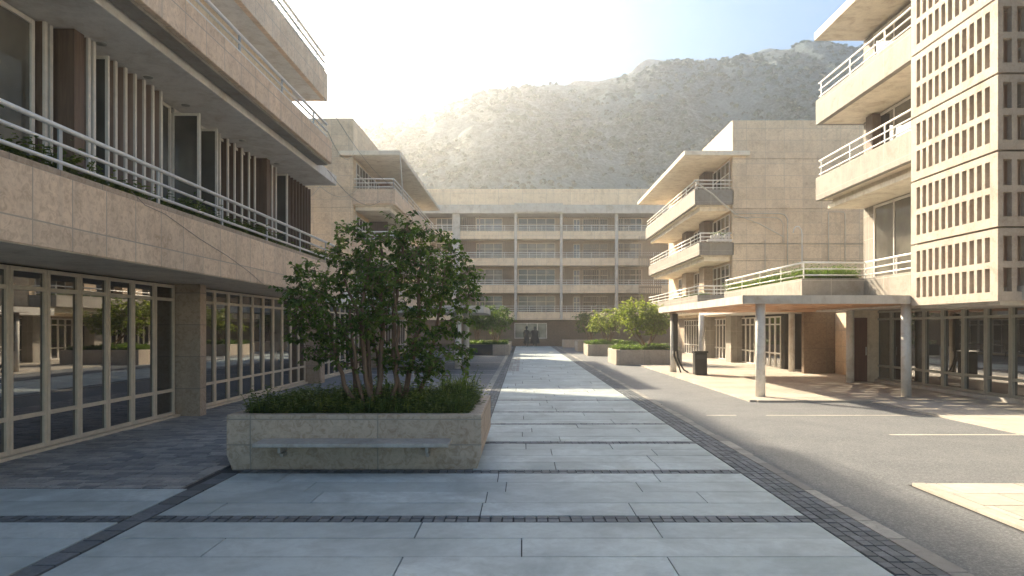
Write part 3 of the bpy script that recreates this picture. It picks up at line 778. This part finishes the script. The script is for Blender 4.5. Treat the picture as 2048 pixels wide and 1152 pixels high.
planter(4.62, 7.6, 58.7, 62, .8, 'narrow pale planter next to the shaded one at the far right end', S_planter2)
planter(4.1, 8.5, 70, 72.5, .75, 'shaded planter against the far block, right of the walkway', S_planter2)
pl = planter(-4.4, -.95, 50.5, 54.5, .77, 'planter left of the walkway with a dark steel panel on half its front', S_planter2)
MB().box(-4.41, -2.15, 50.46, 50.495, 0, .765).build('steel_panel', STEEL, pl)
planter(-4.4, -1.0, 60.5, 64, .75, 'shaded planter behind the steel panelled one, left of the walkway', S_planter2)

mm = MB()
tufts(mm, -3.95, -.82, 10.15, 12.5, .66, 620, .12, .42, 13, .65, .034)
tufts(mm, -3.95, -.82, 10.12, 10.5, .66, 160, .10, .22, 12, .55, .03)
tufts(mm, -1.3, -.85, 10.5, 12.3, .66, 50, .35, .6, 12, .2, .03)
tag(mm.build('ground_cover', LEAF_S, loc=(-2.4, 11, .66), tone=True, uv=False), 'dark green ferny ground cover filling the big foreground planter', 'plants', kind='stuff')
def cover(x0, x1, y0, y1, z, n, h, label, mat, lw=.07):
    m = MB(); tufts(m, x0, x1, y0, y1, z, n, h*.5, h, 8, .6, lw)
    tag(m.build('ground_cover', mat, loc=((x0+x1)/2, y0, z), tone=True, uv=False), label, 'plants', kind='stuff')
cover(5.2, 8.3, 37.5, 40.8, .7, 260, .42, 'bright grassy plants in the nearest right planter', LEAF_G)
cover(4.8, 8.1, 49.6, 52.8, .7, 220, .4, 'low green plants in the middle right planter', LEAF_G, .09)
cover(-4.2, -1.2, 50.7, 54.3, .68, 220, .4, 'low green plants in the planter with the steel panel', LEAF_G, .09)
cover(9.75, 11.5, 24.08, 25.0, 3.48, 260, .75, 'sunlit plants on the corner of the right terrace', LEAF_G, .05)
cover(9.72, 10.2, 25.0, 33, 3.48, 420, .70, 'sunlit grasses running back along the right terrace rail', LEAF_G, .05)
cover(9.95, 10.5, 39.3, 46, 3.7, 120, .35, 'small plants behind the lowest rail of the right wing', LEAF_G, .07)

# ------------------------------------------------------------------ trees
def inside(p, lobes):
    return any(sum(((p[i]-c[i])/r[i])**2 for i in range(3)) < 1 for c, r in lobes)
def tree(name, base, stems, lobes, nclust, leaves, Ls, mat, label, cat='tree', group=None, r0=.045, twig=.3, seed=1, spread=.22, droop=.3, extra=()):
    rnd = random.Random(seed)
    root = empty(name, base, label, cat, group)
    B = Vector(base); tr = MB(); cr = MB(); nodes = []
    def curve(a, b, r1, r2, bow, n=7):
        a, b = Vector(a), Vector(b); side = Vector((rnd.uniform(-1, 1), rnd.uniform(-1, 1), rnd.uniform(-.2, .5)))*bow*(b-a).length
        pts = []
        for k in range(n+1):
            t = k/n; pts.append(a.lerp(b, t)+side*math.sin(math.pi*t)*(1-t*.4)+Vector([rnd.uniform(-1, 1)*.012*(b-a).length for _ in range(3)])*(0 < k < n))
        rr = [r1+(r2-r1)*k/n for k in range(n+1)]
        tr.tube(pts, rr, 7, False); return pts, rr
    for off, tip, r in stems:
        pts, rr = curve(B+Vector(off), B+Vector(tip), r, r*.35, .10, 10)
        nodes += [(p, q) for p, q in list(zip(pts, rr))[3:]]
    xs0 = [min(c[i]-r[i] for c, r in lobes) for i in range(3)]; xs1 = [max(c[i]+r[i] for c, r in lobes) for i in range(3)]
    targets = []; tries = 0
    while len(targets) < nclust and tries < 60000:
        tries += 1
        p = [rnd.uniform(xs0[i], xs1[i]) for i in range(3)]
        if not inside(p, lobes): continue
        P = B+Vector(p)
        if noise.noise(Vector(p)*1.9/ (spread*4.5)+Vector((seed*3.1, 0, 0))) < -.16: continue
        if any((P-q).length < spread*.62 for q in targets): continue
        targets.append(P)
    for e_ in extra: targets.append(B+Vector(e_))
    targets.sort(key=lambda q: (q-B-Vector((0, 0, 1))).length)
    for P in targets:
        best = min(nodes, key=lambda nq: (nq[0]-P).length+max(0, nq[0].z-P.z)*.9)
        pts, rr = curve(best[0], P, min(best[1]*.6, r0*.4), .0035, .12, 5)
        nodes += list(zip(pts, rr))[2:]
        nt_ = max(2, int(leaves/9))
        for k in range(nt_):
            st = pts[rnd.randint(3, 5)]
            dv = Vector((rnd.gauss(0, 1), rnd.gauss(0, 1), rnd.gauss(.15, .7))).normalized()
            end = st+dv*spread*rnd.uniform(.5, 1.25)
            tr.tube([st, st.lerp(end, .5)+Vector((0, 0, .02)), end], [.005, .004, .002], 4, False)
            lt = rnd.random()
            for j in range(9):
                t = rnd.uniform(.15, 1.05); q = st.lerp(end, t)
                d = (dv*.6+Vector((rnd.gauss(0, 1), rnd.gauss(0, 1), rnd.gauss(-droop, .5)))).normalized()
                up = Vector((rnd.gauss(0, .5), rnd.gauss(0, .5), 1)).normalized()
                cr.cur = min(1, max(0, lt*.55+rnd.random()*.45))
                L = Ls*rnd.uniform(.65, 1.25); cr.leaf(q+d*.01, d, up, L, L*rnd.uniform(.5, .68))
    tr.build('trunk', BARK, root, uv=False); cr.build('crown', mat, root, tone=True, uv=False)
    return root
# foreground multi-stemmed tree
TB = (-2.35, 11.3, .68)
def tp(u, v, dy=0): d = 11.3+dy; return ((u-1045)/F*d-TB[0], dy, 2+(655-v)/F*d-TB[2])
stems = [((-.22, -.25, 0), tp(655, 640, -.3), .045), ((-.10, -.1, 0), tp(690, 560, .2), .05), ((0, -.25, 0), tp(735, 520, -.2), .05), ((.03, 0, 0), tp(760, 480, .3), .05),
         ((.12, -.05, 0), tp(742, 600, .8), .032), ((.34, .2, 0), tp(840, 500, .2), .05), ((.38, .1, 0), tp(815, 450, -.1), .045), ((.55, .5, 0), tp(890, 540, .4), .04),
         ((-.4, .2, 0), tp(640, 560, .6), .035), ((.25, -.1, 0), tp(790, 560, -.5), .035), ((-.15, -.3, 0), tp(700, 620, -.6), .04)]
lobes = [(tp(770, 585), (1.15, 1.15, .72)), (tp(680, 600, -.2), (.85, .95, .62)), (tp(860, 580, .1), (.78, .95, .68)), (tp(735, 500), (.62, .7, .48)),
         (tp(840, 500, .2), (.55, .6, .5)), (tp(640, 660, -.1), (.48, .6, .42)), (tp(890, 680, -.1), (.46, .5, .5)), (tp(790, 650, .3), (.8, .8, .40)), (tp(625, 560), (.35, .4, .28)), (tp(905, 520), (.32,.35,.3)), (tp(690, 690, -.2), (.5, .6, .34)), (tp(850, 715, -.1), (.55, .6, .34)), (tp(765, 700, .4), (.6, .5, .30)), (tp(625, 640, .1), (.35,.45,.5)), (tp(920, 630, .1), (.3,.45,.5))]
ex = [tp(820, 428), tp(825, 445, .1), tp(815, 460), tp(712, 452, .1), tp(718, 470), tp(742, 462, .1), tp(668, 498), tp(655, 508, .1), tp(598, 540), tp(590, 555, -.1), tp(582, 585), tp(600, 570, .1), tp(578, 620), tp(572, 640, -.1), tp(935, 545), tp(925, 530, .1), tp(938, 590), tp(942, 625), tp(930, 560, .2),
      tp(898, 478), tp(905, 500, .1), tp(880, 470), tp(606, 690), tp(618, 715, .1), tp(925, 735), tp(900, 752, .1), tp(935, 700), tp(870, 735, -.2), tp(675, 470, .2), tp(790, 440, .2)]
ex += [tp(u, v, random.uniform(-.7, .6)) for u, v in ((640,715),(665,730),(700,735),(725,705),(760,725),(790,700),(805,735),(850,745),(830,705),(600,680),(615,655),(900,715),(915,690),(675,700),(745,690),(880,730),(655,690),(770,745))]
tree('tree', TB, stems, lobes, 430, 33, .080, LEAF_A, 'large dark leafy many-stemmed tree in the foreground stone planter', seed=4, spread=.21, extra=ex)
# sunlit trees in the far planters
def smalltree(x, y, z, H, W, label, mat, seed, group, n=90):
    st = [((random.uniform(-.08, .08), random.uniform(-.1, .1), 0), (random.uniform(-.36, .36)*W, random.uniform(-.3, .3)*W, H*random.uniform(.5, .75)), .05) for _ in range(6)]
    rr = random.Random(seed)
    lb = [((0, 0, H*.62), (W*.42, W*.4, H*.30))]+[((rr.uniform(-.33, .33)*W, rr.uniform(-.3, .3)*W, H*rr.uniform(.42, .82)), (W*.24, W*.24, H*.17)) for _ in range(7)]
    tree('tree', (x, y, z), st, lb, n, 36, .15, mat, label, group=group, seed=seed, spread=.36, r0=.05)
G = 'small trees in the court planters'
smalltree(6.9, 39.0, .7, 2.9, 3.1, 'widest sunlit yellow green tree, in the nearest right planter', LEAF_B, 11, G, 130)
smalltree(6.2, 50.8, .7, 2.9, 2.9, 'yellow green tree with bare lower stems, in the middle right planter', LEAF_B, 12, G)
smalltree(5.9, 60.3, .7, 2.8, 2.8, 'dim hazy tree behind the two sunlit ones on the right', LEAF_S, 13, G, 70)
smalltree(-3.35, 52.2, .7, 3.2, 2.2, 'left hand green tree above the steel panelled planter', LEAF_G, 14, G, 80)
smalltree(-2.0, 52.6, .7, 3.1, 2.1, 'green tree on the walkway side of the steel panelled planter', LEAF_G, 15, G, 80)

# ------------------------------------------------------------------ small things
tb = empty('litter_bin', (7.35, 29, .035), 'tall dark litter bin with a flared rim on the sunlit pavement', 'bin')
MB().prism([(7.10, 28.78), (7.60, 28.78), (7.60, 29.22), (7.10, 29.22)], .05, .95).build('body', BLACK, tb, bevel=.03)
MB().prism([(7.06, 28.74), (7.64, 28.74), (7.64, 29.26), (7.06, 29.26)], .955, 1.03).build('rim', BLACK, tb, bevel=.02)
MB().box(7.16, 7.54, 28.755, 28.779, .70, .88).build('door', STEEL, tb)
MB().prism([(7.16, 28.84), (7.54, 28.84), (7.54, 29.16), (7.16, 29.16)], .0, .049).build('foot', BLACK, tb)
ps = empty('sculpture', (6.75, 30.7, .035), 'dark bent post with splayed curved legs clinging to the far canopy column', 'sculpture')
MB().box(6.60, 6.80, 30.62, 30.84, .95, 2.6).build('body', BLACK, ps, bevel=.02)
MB().tube([(6.64, 30.7, 1.0), (6.66, 30.68, .75), (6.75, 30.66, .5), (6.86, 30.62, .25), (6.92, 30.6, .03)], [.05, .05, .045, .04, .035], 8).build('leg', BLACK, ps, uv=False)
MB().tube([(6.78, 30.7, 1.0), (6.80, 30.66, .7), (6.90, 30.62, .4), (7.05, 30.58, .15), (7.25, 30.55, .03)], [.05, .045, .04, .035, .03], 8).build('leg', BLACK, ps, uv=False)

def bench(x, y, rot, label):
    r = empty('park_bench', (x, y, 0), label, 'bench', 'dark slatted benches in the left court')
    m = MB()
    for k in range(5): m.box(x-.8, x+.8, y-.22+k*.1, y-.15+k*.1, .43, .46)
    m.build('seat', WOOD, r)
    m = MB()
    for k in range(3): m.box(x-.8, x+.8, y+.28+k*.02, y+.30+k*.02, .55+k*.13, .64+k*.13)
    m.build('backrest', WOOD, r)
    for sx in (-.7, .7):
        MB().tube([(x+sx, y-.25, 0), (x+sx, y-.2, .42), (x+sx, y+.2, .42), (x+sx, y+.33, .9)], .02, 6).build('frame', BLACK, r, uv=False)
        MB().tube([(x+sx, y+.28, 0), (x+sx, y+.2, .42)], .02, 6).build('leg', BLACK, r, uv=False)
bench(-5.3, 43.5, 0, 'nearer dark slatted bench on the grey paving behind the tree')
bench(-5.4, 47.5, 0, 'farther dark slatted bench on the grey paving behind the tree')

def person(x, y, H, wide, label):
    """one skinned body in a long dark coat, arms hanging"""
    r = empty('person', (x, y, 0), label, 'person')
    k = H/1.8
    V = [((0, 0, .95), .15*wide), ((0, 0, 1.15), .135*wide), ((0, 0, 1.38), .155*wide), ((0, 0, 1.50), .06), ((0, 0, 1.56), .055), ((0, -.01, 1.68), .098), ((0, -.005, 1.76), .075),
         ((-.19*wide, 0, 1.42), .06), ((-.24*wide, .01, 1.15), .048), ((-.23*wide, -.06, .92), .038), ((-.22*wide, -.09, .80), .035),
         ((.19*wide, 0, 1.42), .06), ((.24*wide, .01, 1.15), .048), ((.23*wide, -.06, .92), .038), ((.22*wide, -.09, .80), .035),
         ((-.10, 0, .85), .115*wide), ((-.11, -.03, .48), .08*wide), ((-.11, .05, .09), .05), ((-.11, -.10, .04), .04),
         ((.10, 0, .85), .115*wide), ((.11, .02, .48), .08*wide), ((.11, .08, .09), .05), ((.11, -.07, .04), .04)]
    E = [(0,1),(1,2),(2,3),(3,4),(4,5),(5,6),(2,7),(7,8),(8,9),(9,10),(2,11),(11,12),(12,13),(13,14),(0,15),(15,16),(16,17),(17,18),(0,19),(19,20),(20,21),(21,22)]
    me = bpy.data.meshes.new('body'); me.from_pydata([(a[0]*k, a[1]*k, a[2]*k) for a, _ in V], E, [])
    o = bpy.data.objects.new('body', me); COL.objects.link(o); o.parent = r
    sk = o.modifiers.new('skin', 'SKIN'); o.modifiers.new('sub', 'SUBSURF').render_levels = 2
    for i, (_, q) in enumerate(V): me.skin_vertices[0].data[i].radius = (q*k, q*k*.8, )
    me.skin_vertices[0].data[0].use_root = True
    me.materials.append(CLOTH)
    MB().lathe(x, y, [(.25*wide*k, .28*k), (.22*wide*k, .6*k), (.17*wide*k, 1.0*k), (.19*wide*k, 1.38*k), (.08*k, 1.5*k)], 16).build('coat', CLOTH, r, uv=False)
    MB().lathe(x, y+.01, [(.085*k, 1.62*k), (.112*k, 1.70*k), (.10*k, 1.79*k), (.04*k, 1.835*k)], 14).build('hair', CLOTH, r, uv=False)
    MB().lathe(x-.11*k, y-.12, [(.05, .0), (.055, .05), (.03, .09)], 10).build('shoe', WHITEF, r, uv=False)
person(.42, 73.2, 2.1, 1.15, 'slim person in a long dark coat, left of the two by the far window')
person(1.3, 73.4, 2.05, 1.8, 'broader person in a wide dark coat, right of the two by the far window')

def cable(pts, r, label, mat=CABLE, sag=.0, name='cable', n=10, group=None):
    m = MB(); full = []
    for a0, b0 in zip(pts, pts[1:]):
        a0, b0 = Vector(a0), Vector(b0)
        for k in range(n): t = k/n; q = a0.lerp(b0, t); q.z -= sag*4*t*(1-t)*(b0-a0).length; full.append(q)
    full.append(Vector(pts[-1])); m.tube(full, r, 6)
    tag(m.build(name, mat, loc=full[0], uv=False), label, 'cable', group)
def at(u, v, d): return ((u-1045)/F*d, d, 2+(655-v)/F*d)
def onx(u, v, X): d = X*F/(u-1045); return (X, d, 2+(655-v)/F*d)
cable([onx(262, 382, -5.885), onx(290, 410, -5.885), onx(330, 428, -5.885), onx(400, 478, -5.885), onx(455, 512, -5.885), onx(500, 545, -5.885), onx(530, 572, -5.885)], .0045, 'thin dark cable hanging loose down the left balcony front', n=4)
for i, (a0, b0, lb) in enumerate(((at(648, 195, 21.5), at(800, 380, 38.7), 'overhead cable reaching highest on the left balcony corner'), (at(655, 340, 20.3), at(760, 402, 38.8), 'overhead cable from the middle left slab to the hazy wing'),
                       (at(655, 262, 20.2), at(708, 305, 38.7), 'short overhead cable running to the roof of the hazy wing'))):
    cable([a0, b0], .010, lb, sag=.03)
cable([at(560, 388, 22.2), at(640, 372, 30), at(715, 378, 38.9)], .008, 'slack cable slung below the left slab end', sag=.05)
cable([at(1388, 360, 38.55), at(1425, 388, 38.55), at(1462, 420, 38.6), at(1470, 428, 38.9)], .045, 'thick pale cable trailing from the top right wing balcony', CABLE_L, sag=.02)
cable([at(1470, 428, 38.93), at(1520, 448, 38.93), at(1568, 474, 38.93)], .025, 'thin pale cable pinned to the tiled end wall', CABLE_L)
cable([at(800, 305, 38.5), at(803, 350, 38.5), at(806, 398, 38.6)], .03, 'pale hose hanging from the left wing roof', CABLE_L)
def ghost_tube(pts, r, label):  # added tubes stand in for faint ghost outlines, not for pipework
    m = MB(); m.tube([at(u, v, 38.96) for u, v in pts], r, 6)
    tag(m.build('ghost_mark', CABLE_L, loc=at(*pts[0], 38.96), uv=False), label, 'pipe', 'ghost mark tubes on the tiled end wall')
ghost_tube([(1468, 427), (1560, 427), (1570, 430), (1575, 438), (1575, 530)], .03, 'outer arched ghost mark tube on the tiled wall')
ghost_tube([(1468, 435), (1552, 435), (1562, 440), (1566, 448), (1566, 486)], .02, 'inner arched ghost mark tube nested in the larger arch')
ghost_tube([(1657, 525), (1657, 424), (1688, 424), (1690, 430), (1690, 525)], .025, 'upright rectangular ghost mark tube near the balconies')
ghost_tube([(1468, 488), (1727, 488)], .018, 'long level ghost mark tube across the tiled wall')
ghost_tube([(1530, 540), (1530, 480)], .02, 'short upright ghost mark tube left of the hooked one')
m = MB(); a0 = [at(u, v, 38.2) for u, v in ((1604, 575), (1604, 470), (1603, 460), (1598, 453), (1592, 453), (1588, 458), (1586, 466))]  # hooked ghost outline, built as a tube
m.tube(a0, .03, 8); tag(m.build('hooked_ghost_mark', RAIL, loc=a0[0], uv=False), 'slim grey hooked ghost mark tube standing before the tiled wall', 'lamp')
bx_ = empty('planter_box', at(1435, 484, 38.9), 'white planter box with small pots on the middle balcony of the right wing', 'planter')
MB().box(10.25, 11.6, 38.7, 38.98, 6.76, 6.9).build('trough', WHITEF, bx_, bevel=.01)
m = MB()
for k in range(6): m.lathe(10.5+.19*k, 38.84, [(.07, 6.90), (.085, 7.12+.05*(k % 3))], 10)
m.build('pots', WHITEF, bx_, uv=False)
m = MB()
for k in range(60):
    m.cur = random.random(); m.leaf(Vector((random.uniform(10.4, 11.5), 38.84+random.uniform(-.1, .1), random.uniform(7.05, 7.25))), Vector((random.gauss(0, 1), random.gauss(0, 1), .5)).normalized(), Vector((0, 0, 1)), .1, .05)
m.build('foliage', LEAF_G, bx_, tone=True, uv=False)

# ------------------------------------------------------------------ hills
def hill(name, crest, D0, D1, prof, amp, nx, ny, seed, dens=1.0):
    def H(u):
        for (a, va), (b, vb) in zip(prof, prof[1:]):
            if a <= u <= b: t = (u-a)/(b-a); t = t*t*(3-2*t); return va+(vb-va)*t
        return prof[0][1] if u < prof[0][0] else prof[-1][1]
    m = MB()
    for j in range(ny+1):
        t = j/ny; Y = D0+(D1-D0)*t
        tc = (crest-D0)/(D1-D0)
        s_ = 1-(1-t/tc)**1.35 if t < tc else max(0, 1-((t-tc)/(1-tc))**1.3)
        for i in range(nx+1):
            u = -1400+4900*i/nx
            X = (u-1045)/F*(crest*.45+Y*.55)
            uu = 1045+X/crest*F if t > 0 else u
            h = 1.2+(655-H(uu))/F*crest
            gul = noise.fractal(Vector((X*.018+seed, Y*.012, seed)), 1.0, 2.0, 5)
            rid = abs(noise.noise(Vector((X*.03+Y*.018, Y*.006, 3+seed))))
            sm = noise.fractal(Vector((X*.22, Y*.22, seed)), .9, 2.1, 4)
            edge = 1-min(1, abs(t-tc)*9)
            z = h*s_*(1-.06*(1-edge)*0)+(gul*amp-rid*amp*1.3)*(1-edge)*min(1, t*5)+abs(sm)*dens*1.6*(.5+.5*(1-edge))
            m.vert((X, Y, z if t > .01 else -2))
    for j in range(ny):
        for i in range(nx):
            a0 = j*(nx+1)+i; m.face((a0, a0+1, a0+nx+2, a0+nx+1), True)
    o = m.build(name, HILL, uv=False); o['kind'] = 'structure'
    if name != 'hill': return o
    b = MB(); rr = random.Random(5)
    for _ in range(9500):
        i = rr.randint(170, 420); j = rr.randint(8, int(tc*ny)+6); q = Vector(m.v[j*(nx+1)+i])
        if noise.noise(Vector((q.x*.05, q.z*.05, 2))) < rr.uniform(-.5, .25): continue
        q += Vector((rr.uniform(-.6, .6), rr.uniform(-.4, .4), 0)); R_ = rr.uniform(.35, 1.0); tn = rr.random()
        for k in range(11):
            d = Vector((rr.gauss(0, 1), rr.gauss(0, 1), abs(rr.gauss(0, .8)))).normalized(); b.cur = min(1, tn*.7+rr.random()*.3)
            c0 = q+d*R_*rr.uniform(.4, 1); sz = R_*rr.uniform(.35, .65); u1 = d.orthogonal().normalized(); u1.rotate(Matrix.Rotation(rr.uniform(0, 6), 3, d)); u2 = d.cross(u1)
            b.face([b.vert(c0+u1*sz), b.vert(c0+u2*sz), b.vert(c0-u1*sz*.8), b.vert(c0-u2*sz)])
    tag(b.build('hillside_scrub', LEAF_H, loc=(0, 180, 0), tone=True, uv=False), 'scrub and bushes covering the hazy hillside behind the far block', 'bushes', kind='stuff')
    return o
prof = [(-1400, 420), (-300, 330), (500, 300), (740, 252), (800, 240), (860, 226), (920, 202), (960, 184), (1000, 174), (1060, 168), (1110, 167), (1160, 172), (1220, 162), (1270, 143), (1310, 126), (1350, 117), (1400, 122), (1480, 112), (1530, 103), (1570, 97), (1600, 84), (1700, 92), (1900, 60), (2300, 90), (3500, 300)]
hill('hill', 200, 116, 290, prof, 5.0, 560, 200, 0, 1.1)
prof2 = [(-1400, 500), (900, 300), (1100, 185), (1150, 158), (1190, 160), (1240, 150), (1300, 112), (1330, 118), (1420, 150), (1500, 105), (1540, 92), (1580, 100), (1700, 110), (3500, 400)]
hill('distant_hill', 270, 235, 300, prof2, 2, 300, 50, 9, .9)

# ------------------------------------------------------------------ haze
hz = MB().box(-332, 332, -62, 344, -2.3, 108)
mv = bpy.data.materials.new('haze'); mv.use_nodes = True; t = mv.node_tree; t.nodes.clear()
pv = t.nodes.new('ShaderNodeVolumePrincipled'); pv.inputs['Color'].default_value = (.97,.975,.96,1); pv.inputs['Density'].default_value = HAZE
pv.inputs['Anisotropy'].default_value = .86
ou = t.nodes.new('ShaderNodeOutputMaterial'); t.links.new(pv.outputs[0], ou.inputs['Volume'])
o = hz.build('haze', mv, uv=False); o['kind'] = 'stuff'
